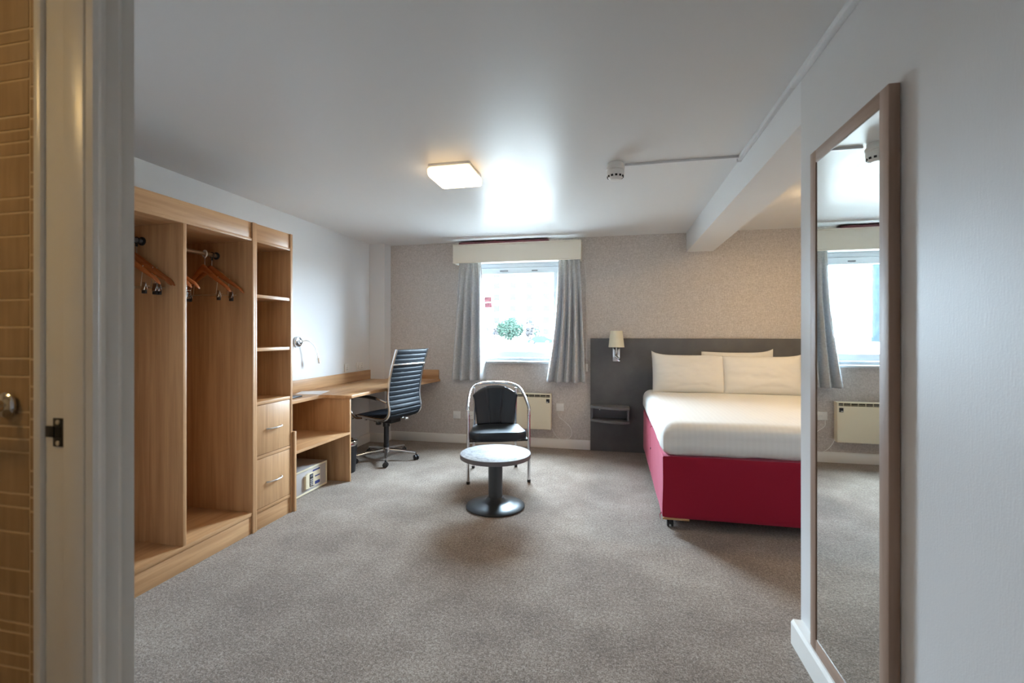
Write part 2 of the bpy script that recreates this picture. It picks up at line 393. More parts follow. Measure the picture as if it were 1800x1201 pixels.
# bathroom tiles, each its own piece on the grout
ts = sempty('wall_tiled', (-1.3, .73, 1.2))
struct('grout', G().box(-2.2, -1.109, .728, .7325, 0, H), M['grout'], ts, smooth=0)
def zy(y, X):  # image row -> height on the tile plane, for a given X
    d = .2124*-X+.9772*.722; return 1.28-(y-588)/815*d
colA = [-35, 53, 76, 110, 141, 204, 229, 250, 274, 348, 374, 415, 475, 527, 575, 630, 662, 724, 750, 772, 795, 868, 892, 936, 1002, 1047, 1095, 1113, 1150, 1175, 1232]
colB = [-20, 46, 103, 148, 170, 206, 238, 301, 326, 349, 372, 447, 475, 517, 578, 632, 680, 702, 738, 770, 830, 858, 877, 902, 972, 1043, 1105, 1150, 1190, 1260]
def tiles(ys, xa, xb, X):
    hs = [zy(y, X) for y in ys]
    for a, b in zip(hs, hs[1:]):
        if a < .02: break
        o = obj('tile', G().box(xa+.002, xb-.002, .7268, .7285, max(b, .003)+.002, a-.002, .0008, 1), M['tile'], ts)
tiles(colB, -1.182, -1.119, -1.17)
tiles(colA, -1.330, -1.182, -1.24)
hs = [0]
while hs[-1] < H-.1: hs.append(hs[-1]+random.choice((.05, .08, .12, .17)))
for xa in (-1.478, -1.626):
    for a, b in zip(hs, hs[1:]): obj('tile', G().box(xa+.0012, xa+.1468, .7268, .7285, a+.0012+.003, b-.0012, .0012, 1), M['tile'], ts)

# ------------------------------------------------------------------ wardrobe (two open bays)
XF = -2.26
XB = WL+.004
Wd = thing('wardrobe', 'tall open oak-laminate wardrobe with two hanging bays beside the bathroom wall', 'wardrobe', (-2.55, 2.0, 0))
YA, YD0, YD1, YC = 1.52, 2.063, 2.084, 2.553
obj('side_panel', G().box(XB, XF, YA-.02, YA, 0, 2.0, .001), M['wood_v'], Wd)
obj('side_panel', G().box(XB, XF+.004, YC, YC+.019, 0, 2.0, .001), M['wood_v'], Wd)
obj('divider', G().box(XB+.02, XF, YD0, YD1, .137, 1.880, .001), M['wood_v'], Wd)
obj('top_panel', G().box(XB, XF, YA, YC, 1.880, 1.898, .001), M['wood_y'], Wd)
obj('floor_panel', G().box(XB, XF, YA, YC, .115, .137, .001), M['wood_y'], Wd)
obj('back_panel', G().box(XB, XB+.01, YA, YC, .137, 1.88), M['wood_v'], Wd, smooth=0)
obj('fascia', G().box(XF-.024, XF-.006, YA, YC-.004, 1.898, 2.0, .001), M['wood_y'], Wd)
obj('plinth', G().box(XF-.022, XF-.006, YA, YC-.003, 0, .115, .001), M['wood_y'], Wd)
RX, RZ = -2.53, 1.792
def rail(y0, y1, mm):
    r = obj('hanging_rail', G().cyl((RX, y0, RZ), (RX, y1, RZ), .0125), mm, Wd)
    split('rail_socket', G().cyl((RX, y1-.008, RZ), (RX, y1, RZ), .024).cyl((RX, y0, RZ), (RX, y0+.008, RZ), .024), M['black'], r)
rail(YA, YD0, M['shelf_grey']); rail(YD1, YC, M['rail'])

# hangers
def hanger(label, ring):
    h = thing('coat_hanger', label, 'hanger', group='wooden hangers in the wardrobe')
    g = G()
    def body(u, v):
        x = (u-.5)*.44; a = abs(x)/.22
        zc = -.092-.178*(a**1.25)+.035*a*a - (.012*max(0, a-.9)*10)
        hh = .0195*(1-.25*a)+.006*cos(a*3); tt = .0065+.006*a; yb = -.012+.030*a*a
        if a > .985: hh *= .35; tt *= .5
        th = 2*pi*v; return Vector((x, yb+tt*cos(th), zc+hh*sin(th)))
    g.grid(body, 40, 12)
    bmesh.ops.remove_doubles(g.bm, verts=g.bm.verts[:], dist=.0002)
    bmesh.ops.holes_fill(g.bm, edges=[e for e in g.bm.edges if e.is_boundary]); bmesh.ops.recalc_face_normals(g.bm, faces=g.bm.faces[:])
    obj('shoulder', g, M['hanger'], h, world=False)
    if ring:
        g = G().tube([(0.0155*sin(a)*1.35, 0, .0155*cos(a)*1.35) for a in [2*pi*i/20 for i in range(20)]], .0045, closed=True)
        obj('ring_hook', g, M['plastic'], h, world=False, label='white plastic anti-theft ring')
        obj('stem', G().cyl((0, 0, -.085), (0, 0, -.022), .0018, n=8).cyl((0, 0, -.034), (0, 0, -.022), .006, n=12), M['chrome'], h, world=False)
    else:
        g = G().tube([(0.017*sin(a), 0, .017*cos(a)) for a in [2*pi*i/20 for i in range(20)]], .003, closed=True).cyl((0, 0, -.034), (0, 0, -.018), .006, n=12)
        obj('ring_hook', g, M['black'], h, world=False, label='black ring')
        obj('stem', G().cyl((0, 0, -.085), (0, 0, -.028), .0018, n=8), M['chrome'], h, world=False)
    g = G().tube([(-.19, -.012, -.262), (.19, -.012, -.262)], .002, 8).tube([(-.13, .0, -.15), (-.13, -.012, -.262)], .0014, 6).tube([(.13, 0, -.15), (.13, -.012, -.262)], .0014, 6)
    obj('trouser_bar', g, M['rail'], h, world=False)
    for sx in (-.155, .155):
        g = G()
        for sy in (-1, 1):
            T = Matrix.Translation((sx, -.012, -.262)) @ Matrix.Rotation(sy*radians(14), 4, 'X')
            g.box(-.012, .012, -.0015+sy*.004, .0015+sy*.004, -.022, .022, .001, 1, T=T)
        c = obj('clip', g, M['chrome'], h, world=False)
        g = G()
        for sy in (-1, 1): g.box(sx-.013, sx+.013, -.012+sy*.003-.003, -.012+sy*.003+.003, -.300, -.282, .002, 1)
        c2 = obj('clip_pad', g, M['black'], c, world=False)
    return h
hp = [((RX, 2.000, RZ), .10, 'L', 'wooden hanger in the left wardrobe bay, nearest the bathroom door frame'),
      ((RX, 1.966, RZ), -.05, 'L', 'wooden hanger at the front of the group in the left wardrobe bay'),
      ((RX, 2.030, RZ), .04, 'L', 'wooden hanger closest to the divider in the left wardrobe bay'),
      ((RX, 2.135, RZ), .03, 'M', 'orange wooden hanger in the right bay whose tip peeks out past the divider'),
      ((RX, 2.170, RZ), .12, 'M', 'second wooden hanger just behind the divider in the right bay'),
      ((RX, 2.515, RZ), .02, 'M', 'wooden hanger closest to the right side panel of the right wardrobe bay')]
h0 = hanger(hp[0][3], False); h0.location = hp[0][0]; h0.rotation_euler = (0, 0, hp[0][1])
h0['label'] = 'wooden hanger in the middle of the three in the left wardrobe bay'
for loc, rz, _, lab in hp[1:]: dup(h0, loc, rz, lab)
hr = hanger('wooden hanger on a white plastic ring in the right wardrobe bay', True); hr.location = (RX, 2.462, RZ); hr.rotation_euler = (0, 0, -.22)

# narrow shelf and drawer unit
Un = thing('shelf_unit', 'narrow tall oak-laminate unit with open shelves above two drawers', 'shelf unit', (-2.55, 2.75, 0))
UA, UB = 2.591, 2.912
obj('side_panel', G().box(XB, XF+.002, 2.573, UA, 0, 2.0, .001), M['wood_v'], Un)
obj('side_panel', G().box(XB, XF+.002, UB, 2.934, 0, 2.0, .001), M['wood_v'], Un)
obj('top_panel', G().box(XB, XF, UA, UB, 1.880, 1.898, .001), M['wood_y'], Un)
obj('fascia', G().box(XF-.024, XF-.006, UA, UB-.004, 1.898, 2.0, .001), M['wood_y'], Un)
obj('back_panel', G().box(XB, XB+.01, UA, UB, .13, 1.88), M['wood_v'], Un, smooth=0)
for z in (1.519, 1.169): obj('shelf', G().box(XB+.01, XF-.002, UA, UB, z, z+.022, .001), M['wood_y'], Un)
obj('shelf', G().box(XB+.01, XF, UA, UB, .816, .838, .001), M['wood_y'], Un)
obj('rail', G().box(XF-.08, XF, UA, UB, .463, .484, .001), M['wood_y'], Un)
obj('bottom_panel', G().box(XB+.01, XF, UA, UB, .113, .134, .001), M['wood_y'], Un)
obj('plinth', G().box(XF-.022, XF-.006, UA, UB, 0, .113, .001), M['wood_y'], Un)
for z0, z1, hz in ((.487, .813, .648), (.137, .460, .292)):
    d = obj('drawer', G().box(XF-.02, XF-.001, UA+.003, UB-.003, z0, z1, .001).box(XF-.45, XF-.02, UA+.015, UB-.015, z0+.02, z1-.05), M['wood_v'], Un)
    pts = spline([(XF-.001, 2.68, hz), (XF+.018, 2.700, hz), (XF+.028, 2.7525, hz), (XF+.018, 2.805, hz), (XF-.001, 2.825, hz)], 6)
    obj('handle', G().tube(pts, .0055, 10), M['satin'], d, label='brushed metal bow handle')

# ------------------------------------------------------------------ desk
Dk = thing('desk', 'oak-laminate fitted desk running along the left wall to the window wall', 'desk', (-2.5, 4.1, 0))
def arcp(cx, cy, r, a0, a1, n=6): return [(cx+r*cos(radians(a0+(a1-a0)*i/n)), cy+r*sin(radians(a0+(a1-a0)*i/n))) for i in range(n+1)]
top = [(WL, 2.936), (-2.495, 2.936), (-2.495, 3.58)] + arcp(-2.455, 3.58, .04, 180, 90, 5)[1:] + [(-2.25, 3.622)] + arcp(-2.245, 3.652, .03, -90, 0, 4)[1:] + \
      [(-2.208, 4.03), (-2.09, 4.70), (-2.005, WB-.002), (-2.643, WB-.002), (-2.643, 5.053), (WL, 5.053)]
obj('worktop', G().prism(top, .722, .750, axis=2, bev=.005), M['wood_y'], Dk)
obj('upstand', G().box(WL+.001, WL+.019, 2.936, 5.053, .750, .858, .001), M['wood_y'], Dk)
obj('upstand', G().box(-2.643, -2.02, 5.190, 5.208, .750, .860, .001), M['wood_x'], Dk)
obj('side_panel', G().box(WL+.018, -2.232, 3.636, 3.655, 0, .722, .001), M['wood_v'], Dk)
obj('side_panel', G().box(WL+.018, -2.243, 2.936, 2.956, 0, .578, .001), M['wood_v'], Dk)
sh = [(WL+.018, 2.956), (-2.243, 2.956), (-2.232, 3.636), (WL+.018, 3.636)]
obj('shelf', G().prism(sh, .411, .431, axis=2, bev=.001), M['wood_y'], Dk)
obj('back_panel', G().box(WL+.016, WL+.026, 2.956, 3.636, .431, .722), M['wood_y'], Dk, smooth=0)

# safe
Sf = thing('safe', 'small cream electronic safe on the floor under the desk shelf', 'safe', (-2.55, 3.33, 0))
sx, sa, sb, szt = -2.392, 3.125, 3.545, .205
obj('body', G().box(sx-.31, sx-.004, sa, sb, .004, szt, .003), M['safe_top'], Sf)
g = G().box(sx-.006, sx, sa, sb, .004, .018, .001).box(sx-.006, sx, sa, sb, szt-.014, szt, .001).box(sx-.006, sx, sa, sa+.014, .018, szt-.014).box(sx-.006, sx, sb-.016, sb, .018, szt-.014)
obj('front_frame', g, M['safe'], Sf)
dr = obj('door', G().box(sx-.012, sx-.005, sa+.017, sb-.019, .021, szt-.017, .001), M['safe'], Sf)
g = G().prism([(3.245, .045), (3.285, .045), (3.335, .050), (3.335, .160), (3.285, .165), (3.245, .150)], sx-.005, sx+.016, axis=0, bev=.004)
obj('keypad_housing', g, M['safe'], Sf)
kp = obj('keypad', G().box(sx+.015, sx+.019, 3.29, 3.333, .055, .155, .002), M['black'], Sf)
g = G()
for i in range(3):
    for j in range(4): g.box(sx+.019, sx+.0205, 3.295+i*.012, 3.303+i*.012, .062+j*.015, .072+j*.015)
split('key', g, M['safe_top'], kp, smooth=0)
obj('display', G().box(sx+.019, sx+.0195, 3.295, 3.329, .132, .148), M['shelf_grey'], kp, smooth=0)
lb = obj('label', G().box(sx-.005, sx-.0035, 3.35, 3.455, .035, .178), M['safe'], Sf, smooth=0)
g = G().box(sx-.0035, sx-.003, 3.355, 3.45, .158, .172).box(sx-.0035, sx-.003, 3.385, 3.45, .108, .118).box(sx-.0035, sx-.003, 3.385, 3.45, .046, .072).box(sx-.0035, sx-.003, 3.352, 3.38, .040, .045)
split('print', g, M['blue'], lb, smooth=0, label='dark blue printed instruction blocks')

# waste bin
g = G().lathe([(0, 0), (.085, 0), (.090, .004), (.108, .262), (.102, .262), (.084, .01), (0, .01)], n=36)
Bn = thing('waste_bin', 'black waste bin with a chrome rim behind the desk side panel', 'bin', (-2.432, 3.885, 0))
obj('bucket', g, M['black'], Bn, world=False)
obj('rim', G().lathe([(.1075, .250), (.1105, .252), (.1115, .292), (.1085, .296), (.105, .292), (.103, .262), (.1075, .250)], n=36), M['chrome'], Bn, world=False)

# things on the desk
t = thing('tray', 'black hospitality tray at the wardrobe end of the desk', 'tray', (-2.66, 3.36, .7505))
obj('base', G().box(-2.79, -2.575, 3.22, 3.470, .7505, .7625, .004), M['black'], t)
obj('raised_block', G().box(-2.775, -2.60, 3.24, 3.375, .7625, .792, .004), M['black'], t)
g = G().lathe([(0, 0), (.033, 0), (.036, .004), (.038, .088), (.0355, .088), (.034, .006), (0, .006)], n=28)
mg = thing('mug', 'white mug on the black tray, mostly hidden by the shelf unit', 'mug', (-2.70, 3.428, .7628))
obj('cup', g, M['plastic'], mg, world=False)
obj('handle', G().tube(spline([(.0, .036, .070), (.0, .052, .070), (.0, .061, .048), (.0, .052, .025), (.0, .036, .024)], 6), .0045, 8), M['plastic'], mg, world=False)
g = G().prism([(-2.735, 3.59), (-2.83, 3.80), (-2.59, 3.885), (-2.52, 3.64)], .7506, .7518, axis=2)
tag(obj('paper_sheet', g, M['paper_sheet'], smooth=0), 'pale printed sheet lying flat on the desk beside the black tray', 'paper')

# wall reading lamp over the desk
L = thing('reading_lamp', 'chrome gooseneck reading lamp on the wall above the desk', 'lamp', (WL, 3.75, 1.21))
T = Matrix.Translation((WL, 3.752, 1.210)) @ Matrix.Rotation(radians(90), 4, 'Y')
obj('backplate', G().lathe([(0, 0), (.046, 0), (.048, .004), (.048, .018), (.043, .026), (.025, .030), (.022, .046), (.012, .050), (0, .050)], n=36, T=T), M['chrome'], L)
pts = spline([(WL+.045, 3.755, 1.212), (WL+.075, 3.80, 1.222), (WL+.095, 3.865, 1.185), (WL+.105, 3.905, 1.11), (WL+.108, 3.915, 1.05)], 8)
obj('gooseneck', G().tube(pts, .0042, 10), M['satin'], L)
obj('lamp_head', G().cyl((WL+.108, 3.915, 1.055), (WL+.112, 3.925, 1.005), .010, .014), M['satin'], L)
obj('cable', G().tube(spline([(WL+.006, 3.715, 1.20), (WL+.006, 3.69, 1.12), (WL+.006, 3.655, .98), (WL+.006, 3.64, .86)], 5), .0035, 8), M['plastic'], L)

# sockets: plate with rocker(s) and pin slots.  n = axis of the wall normal
def socket(label, c, w, h, normal, gangs, cable=False):
    t = thing('wall_socket', label, 'socket', c)
    X, Y, Z = c
    def B(a0, a1, z0, z1, d0, d1, bev=0):
        if normal == 'x': return (X+d0, X+d1, Y+a0, Y+a1, Z+z0, Z+z1, bev)
        return (X+a0, X+a1, Y-d1, Y-d0, Z+z0, Z+z1, bev)
    obj('plate', G().box(*B(-w/2, w/2, -h/2, h/2, 0, .010, .003)), M['plastic'], t)
    g = G(); s_ = G(); any_s = False
    for i in range(gangs):
        cx = (i-(gangs-1)/2)*w/gangs
        g.box(*B(cx+.006, cx+.018, .012, .030, .010, .013, .001))
        for dx, dz in ((-.011, -.020), (.011, -.020), (0, .001)): s_.box(*B(cx+dx-.003, cx+dx+.003, dz-.005, dz+.004, .010, .0104))
    split('switch', g, M['plastic'], t); split('pin_slot', s_, M['hole'], t, smooth=0)
    return t
socket('single white socket on the left wall above the desk', (WL, 4.565, .915), .086, .086, 'x', 1)
socket('double white socket on the left wall above the desk near the corner pier', (WL, 4.832, .918), .146, .086, 'x', 2)
def plate(label, c, kind):
    X, Y, Z = c; t = thing('wall_plate', label, 'socket', c)
    obj('plate', G().box(X-.044, X+.044, Y-.010, Y, Z-.044, Z+.044, .003), M['plastic'], t)
    g = G()
    if kind == 'tv': g.cyl((X, Y-.010, Z), (X, Y-.016, Z), .006).box(X-.03, X-.024, Y-.011, Y-.010, Z-.003, Z+.003).box(X+.024, X+.03, Y-.011, Y-.010, Z-.003, Z+.003)
    else: g.box(X-.008, X+.008, Y-.0105, Y-.010, Z-.012, Z+.002).box(X-.03, X-.024, Y-.0105, Y-.010, Z-.003, Z+.003).box(X+.024, X+.03, Y-.0105, Y-.010, Z-.003, Z+.003)
    obj('outlet', g, M['satin'] if kind == 'tv' else M['hole'], t)
plate('white aerial socket plate low on the window wall, left of the tub chair', (-1.797, WB, .332), 'tv')
plate('white phone socket plate low on the window wall, seen between tub chair back and arm', (-1.640, WB, .332), 'tel')
sk = thing('fused_switch', 'white fused switch low on the window wall right of the panel heater', 'switch', (-.578, WB, .462))
obj('plate', G().box(-.622, -.534, WB-.010, WB, .418, .506, .003), M['plastic'], sk)
obj('rocker', G().box(-.578, -.562, WB-.014, WB-.010, .450, .474, .001), M['plastic'], sk)
split('screw', G().cyl((-.610, WB-.010, .462), (-.610, WB-.012, .462), .004, n=10).cyl((-.546, WB-.010, .462), (-.546, WB-.012, .462), .004, n=10), M['satin'], sk)
obj('flex', G().tube(spline([(-.60, WB-.012, .420), (-.592, WB-.02, .36), (-.53, WB-.02, .31), (-.462, WB-.02, .24), (-.448, WB-.02, .165), (-.485, WB-.022, .118), (-.57, WB-.03, .110), (-.63, WB-.04, .158), (-.668, WB-.05, .235), (-.672, WB-.05, .25)], 7), .0035, 8), M['plastic'], sk, label='looping white flex down to the skirting')

# panel heater
Ht = thing('panel_heater', 'cream wall-mounted panel heater on the window wall behind the tub chair', 'heater', (-.98, WB, .22))
hx0, hx1, hz0, hz1, hy = -1.30, -.668, .222, .618, 5.105
g = G().box(hx0, hx1, hy, hy+.075, hz0, .578, .006).box(hx0, hx1, hy+.004, hy+.075, .606, hz1, .003).box(hx0, hx0+.012, hy+.004, hy+.075, .575, .610).box(hx1-.014, hx1, hy+.004, hy+.075, .575, .610)
g.box(hx0+.1, hx0+.14, hy+.075, WB, .3, .5).box(hx1-.14, hx1-.1, hy+.075, WB, .3, .5)
obj('casing', g, M['cream'], Ht)
obj('vent_recess', G().box(hx0+.012, hx1-.014, hy+.030, hy+.034, .576, .608), M['hole'], Ht, smooth=0)
g = G().box(hx0+.012, hx1-.014, hy+.010, hy+.014, .589, .592)
for i in range(9): x = hx0+.06+i*.064; g.box(x, x+.003, hy+.008, hy+.014, .577, .607)
obj('grille', g, M['cream'], Ht)
bd = obj('badge', G().box(-.722, -.684, hy-.0012, hy, .520, .562), M['black'], Ht, smooth=0, label='small dark square badge')
split('badge_print', G().box(-.720, -.700, hy-.0018, hy-.0012, .526, .532).box(-.712, -.690, hy-.0018, hy-.0012, .566, .569), M['plastic'], bd, smooth=0)

# pelmet, burgundy board, curtains, cord
Pm = thing('pelmet', 'cream box pelmet over the window', 'pelmet', (-1.06, 5.03, 2.09))
obj('front_board', G().box(-1.784, -.335, 5.03, 5.045, 2.090, 2.302, .002).box(-1.784, -.335, 5.024, 5.030, 2.288, 2.302, .002).box(-1.784, -.335, 5.026, 5.030, 2.090, 2.104, .002), M['pelmet'], Pm)
obj('return_board', G().box(-1.784, -1.769, 5.045, WB, 2.090, 2.300), M['pelmet'], Pm)
obj('return_board', G().box(-.350, -.335, 5.045, WB, 2.090, 2.300), M['pelmet'], Pm)
tag(obj('header_board', G().box(-1.745, -.70, 5.12, WB, 2.305, 2.345, .003), M['burgundy'], smooth=0), 'dark burgundy board on the wall between pelmet and ceiling', 'board')
tr_ = thing('curtain_track', 'white curtain track behind the pelmet, its pull cord hanging right of the window', 'track', (-1.06, 5.11, 2.13))
obj('track', G().box(-1.765, -.355, 5.105, 5.12, 2.135, 2.155), M['plastic'], tr_); 
split('bracket', G().box(-1.30, -1.28, 5.12, WB, 2.14, 2.155).box(-.80, -.78, 5.12, WB, 2.14, 2.155), M['plastic'], tr_)
def curtain(label, tops, bots, nf, seed, inner):
    t0, t1 = tops; b0, b1 = bots
    def fn(u, v):
        e = v**.8
        x0 = t0+(b0-t0)*v; x1 = t1+(b1-t1)*v
        if inner == 1: x1 += .012*sin(v*3.0)
        else: x0 += .03*sin(v*3.1)
        ph = 2*pi*nf*u + seed + .5*sin(5*u+seed)+.25*v
        amp = .007+.043*min(1, max(0, (v-.04)/.5))
        sn = sin(ph); sn = math.copysign(abs(sn)**.75, sn); y = 5.116+amp*sn+.012*e*sin(2*pi*2.3*u+seed*2)+.006*(1-min(1, v*9))*sin(2*pi*nf*4*u)
        x = x0+(x1-x0)*(u+.018*e*sin(2*ph)/nf*2)
        z = 2.134-(2.134-.752)*v
        return Vector((x, min(5.182, y), z))
    g = G().grid(fn, 150, 50)
    o = obj('curtain', g, M['curtain'], smooth=80)
    md = o.modifiers.new('thick', 'SOLIDIFY'); md.thickness = .004
    tag(o, label, 'curtain')
curtain('grey curtain hanging at the left side of the window', (-1.735, -1.476), (-1.855, -1.430), 4.2, .6, 1)
curtain('grey curtain hanging at the right side of the window', (-.585, -.352), (-.720, -.288), 4.2, 3.4, 0)
t = tr_
obj('cord', G().tube([(-.300, 5.15, 2.10), (-.290, 5.195, 1.9), (-.284, 5.198, 1.4), (-.283, 5.198, .94)], .0022, 6), M['plastic'], t)
obj('tensioner', G().box(-.294, -.272, 5.185, WB, .868, .952, .004), M['plastic'], t)

# ------------------------------------------------------------------ headboard, shelf, lamps
Hb = tag(obj('headboard', G().box(-.241, 2.298, 5.182, WB, 0, 1.236, .002), M['headboard']), 'wide charcoal wall-mounted headboard panel behind the bed', 'headboard')
Bs = thing('bedside_shelf', 'dark grey open box shelf with curved front on the headboard left of the bed', 'shelf', (-.03, 5.18, .33))
def curved(y_extra=0):
    P = [(-.232, 5.181), (.172, 5.181), (.172, 4.99)]
    for i in range(13):
        u = i/12; x = .165-u*.397; P.append((x, 4.935+.15*(max(0, u-.12)**1.7)-.0+.05*max(0, .12-u)/.12))
    return P
obj('top_board', G().prism(curved(), .488, .510, axis=2, bev=.003), M['shelf_grey'], Bs)
obj('bottom_board', G().prism(curved(), .345, .367, axis=2, bev=.003), M['shelf_grey'], Bs)
obj('side_panel', G().box(.148, .168, 5.0, 5.181, .367, .488, .001), M['shelf_grey'], Bs)
obj('side_panel', G().box(-.230, -.212, 5.10, 5.181, .367, .488, .001), M['shelf_grey'], Bs)
obj('back_panel', G().box(-.212, .148, 5.170, 5.181, .367, .488), M['shelf_grey'], Bs, smooth=0)
obj('screw', G().cyl((-.14, 5.170, .455), (-.14, 5.167, .455), .006, n=10), M['satin'], Bs)
obj('screw', G().cyl((.07, 5.170, .455), (.07, 5.167, .455), .006, n=10), M['satin'], Bs)
def wall_lamp(x, label):
    t = thing('wall_lamp', label, 'lamp', (x, 5.18, 1.0))
    obj('backplate', G().box(x-.038, x+.038, 5.170, 5.182, .985, 1.16, .003), M['chrome'], t)
    g = G().tube(spline([(x+.0, 5.170, 1.06), (x, 5.13, 1.06), (x, 5.105, 1.075), (x, 5.10, 1.13), (x, 5.10, 1.19)], 6), .008, 12)
    obj('arm', g, M['chrome'], t)
    obj('reading_spot', G().cyl((x-.015, 5.11, 1.052), (x+.035, 5.07, 1.012), .013, .013), M['chrome'], t)
    g = G().lathe([(.083, 1.143), (.064, 1.318), (.062, 1.318), (.081, 1.143), (.083, 1.143)], c=(x, 5.095, 0), n=48)
    obj('lamp_shade', g, M['shade'], t)
    obj('shade_ring', G().tube([(x+.062*cos(a), 5.095+.062*sin(a), 1.30) for a in [2*pi*i/24 for i in range(24)]], .002, 6, closed=True).cyl((x-.064, 5.095, 1.30), (x+.064, 5.095, 1.30), .0015, n=6), M['chrome'], t)
wall_lamp(.038, 'chrome wall lamp with tapered cream shade on the headboard left of the bed')

# ------------------------------------------------------------------ bed
bx0, bx1, by0, by1 = .318, 1.818, 3.195, 5.165
Bd = thing('bed', 'double divan bed with crimson fabric base and castors under the headboard', 'bed', (1.07, 4.18, 0))
ym = 4.20
def fab(p): return p+Vector((.004*NZ(p, 5), .004*NZ(p+Vector((9, 2, 1)), 5), .003*NZ(p+Vector((3, 7, 1)), 4)))
obj('divan_base', G().rbox(((bx0+bx1)/2, (by0+ym)/2, .275), (bx1-bx0, ym-by0-.004, .415), .018, 24, fab), M['crimson'], Bd, label='crimson foot half of the divan base')
obj('divan_base', G().rbox(((bx0+bx1)/2, (ym+by1)/2, .275), (bx1-bx0, by1-ym-.004, .415), .018, 24, fab), M['crimson'], Bd, label='crimson head half of the divan base')
obj('bottom_edge', G().box(bx0+.004, bx0+.17, by0-.0015, by0+.010, .062, .0745, .002), M['wood_x'], Bd, label='bare wooden edge showing at the worn corner')
obj('fixing_hole', G().cyl((bx0-.003, ym-.05, .30), (bx0+.004, ym-.05, .30), .009, n=12), M['hole'], Bd)
g = G()
for i in range(9):
    a = random.random(); p = Vector((bx0-.001, by0+.01+.03*a, .10)); g.tube([p, p+Vector((-.006-.01*random.random(), -.004, -.012)), p+Vector((-.008, -.01*random.random(), -.03-.02*random.random()))], .0006, 5)
obj('loose_threads', g, M['crimson'], Bd, kind='stuff')
def castor_bm(g, x, y, s=1.0):
    for d in (-1, 1): g.cyl((x+.006*d, y, .025), (x+.020*d, y, .025), .024, n=20)
    g.box(x-.008, x+.008, y-.018, y+.018, .02, .055, .003)
    g.cyl((x, y, .045), (x, y, .075), .012, n=12); return g
for x in (bx0+.055, bx1-.055):
    for y in (by0+.05, ym-.07, ym+.07, by1-.06): obj('castor', castor_bm(G(), x, y), M['black'], Bd)
def mt(p): return p
obj('mattress', G().rbox(((bx0+bx1)/2, (by0+by1)/2, .582), (bx1-bx0-.03, by1-by0-.03, .20), .05, 12), M['linen'], Bd)
def sheetd(p):
    q = Vector(p); low = max(0, (.60-q.z)/.12); top_ = 1 if q.z > .66 else 0
    ex = 0
    dx0 = q.x-bx0; dy0 = q.y-by0
    if low > 0:
        k = .010*low*(NZ((q.x*3, q.y*3, 1))+.6*NZ((q.x*9, q.y*9, 4)))
        if abs(dy0) < .1: q.y -= k+.004*low
        if abs(dx0) < .1: q.x -= k+.004*low
        if q.z < .50: q.z += .010*NZ((q.x*5, q.y*5, 7))
    if top_:
        q.z += .006*NZ((q.x*2.2, q.y*2.2, 3))+.0025*NZ((q.x*8+q.y*3, q.y*7, 5))
        q.z -= .006*max(0, min(1, (3.6-q.y)/.4))
    # folded corner at the foot
    c = math.hypot(max(0, dx0), max(0, dy0))
    if c < .22 and q.z > .47:
        a = math.atan2(dy0, dx0); s_ = (1-c/.22)
        q += Vector((sin(a*14)*.006, cos(a*11)*.006, -.014))*s_*(1 if q.z < .67 else .5)
    return q
g = G().rbox(((bx0+bx1)/2, (by0+by1)/2-.004, .5875), (bx1-bx0+.012, by1-by0+.006, .225), .088, 44, sheetd)
tag(obj('bed_sheet', g, M['sheet'], smooth=70), 'white bed linen tucked over the mattress of the crimson bed', 'bedding')

def pillow(name, label, c, w, h, t, lean, rz, seed, corner=(0, 0, 0, 0)):
    T = Matrix.Translation(c) @ Matrix.Rotation(rz, 4, 'Z') @ Matrix.Rotation(lean, 4, 'X')
    def P(u, v, sgn):
        a = u*2-1; b = v*2-1
        ea = (1-abs(a)**3.2); eb = (1-abs(b)**3.0)
        th = t*.5*(max(0, ea)**.55)*(max(0, eb)**.55)
        x = a*w/2*(1-.035*(1-abs(a)**2)*0-.022*(1-b*b)*abs(a)); z = b*h/2*(1-.05*(1-a*a)*abs(b))
        k = (corner[0] if a < 0 else corner[1]) if b > 0 else (corner[2] if a < 0 else corner[3])
        z += k*(abs(a)**6)*(abs(b)**3)
        wr = .016*NZ((a*2+seed, b*3, seed))*ea+.007*NZ((a*5+b*4+seed, b*8-a*3, seed))*ea
        # crease fanning from the lower middle
        wr += -.010*math.exp(-((b+.62+.5*a*a*sgn-.2*a)/.07)**2)*ea
        return T @ Vector((x, -sgn*th - (wr if sgn > 0 else 0)*eb, z))
    g = G()
    n = 40
    F = [[g.bm.verts.new(P(i/n, j/28, 1)) for j in range(29)] for i in range(n+1)]
    Bk = [[F[i][j] if i in (0, n) or j in (0, 28) else g.bm.verts.new(P(i/n, j/28, -1)) for j in range(29)] for i in range(n+1)]
    for i in range(n):
        for j in range(28):
            g.bm.faces.new((F[i][j], F[i+1][j], F[i+1][j+1], F[i][j+1])); g.bm.faces.new((Bk[i][j], Bk[i][j+1], Bk[i+1][j+1], Bk[i+1][j]))
    tag(obj(name, g, M['linen'], smooth=80), label, 'pillow', 'white pillows on the bed')
pillow('pillow', 'white pillow at the left of the bed, its top left corner standing up', (.742, 4.955, .880), .70, .405, .18, radians(-14), radians(1), 1.3, (.035, -.02, 0, 0))
pillow('pillow', 'white pillow at the right of the bed, in front of another', (1.425, 4.94, .876), .72, .40, .19, radians(-17), radians(-1), 4.1, (-.005, .015, 0, 0))
pillow('pillow', 'white pillow behind the right one, only its top edge showing', (1.235, 5.085, .900), .68, .41, .09, radians(-7), 0, 7.7, (0, .03, 0, 0))

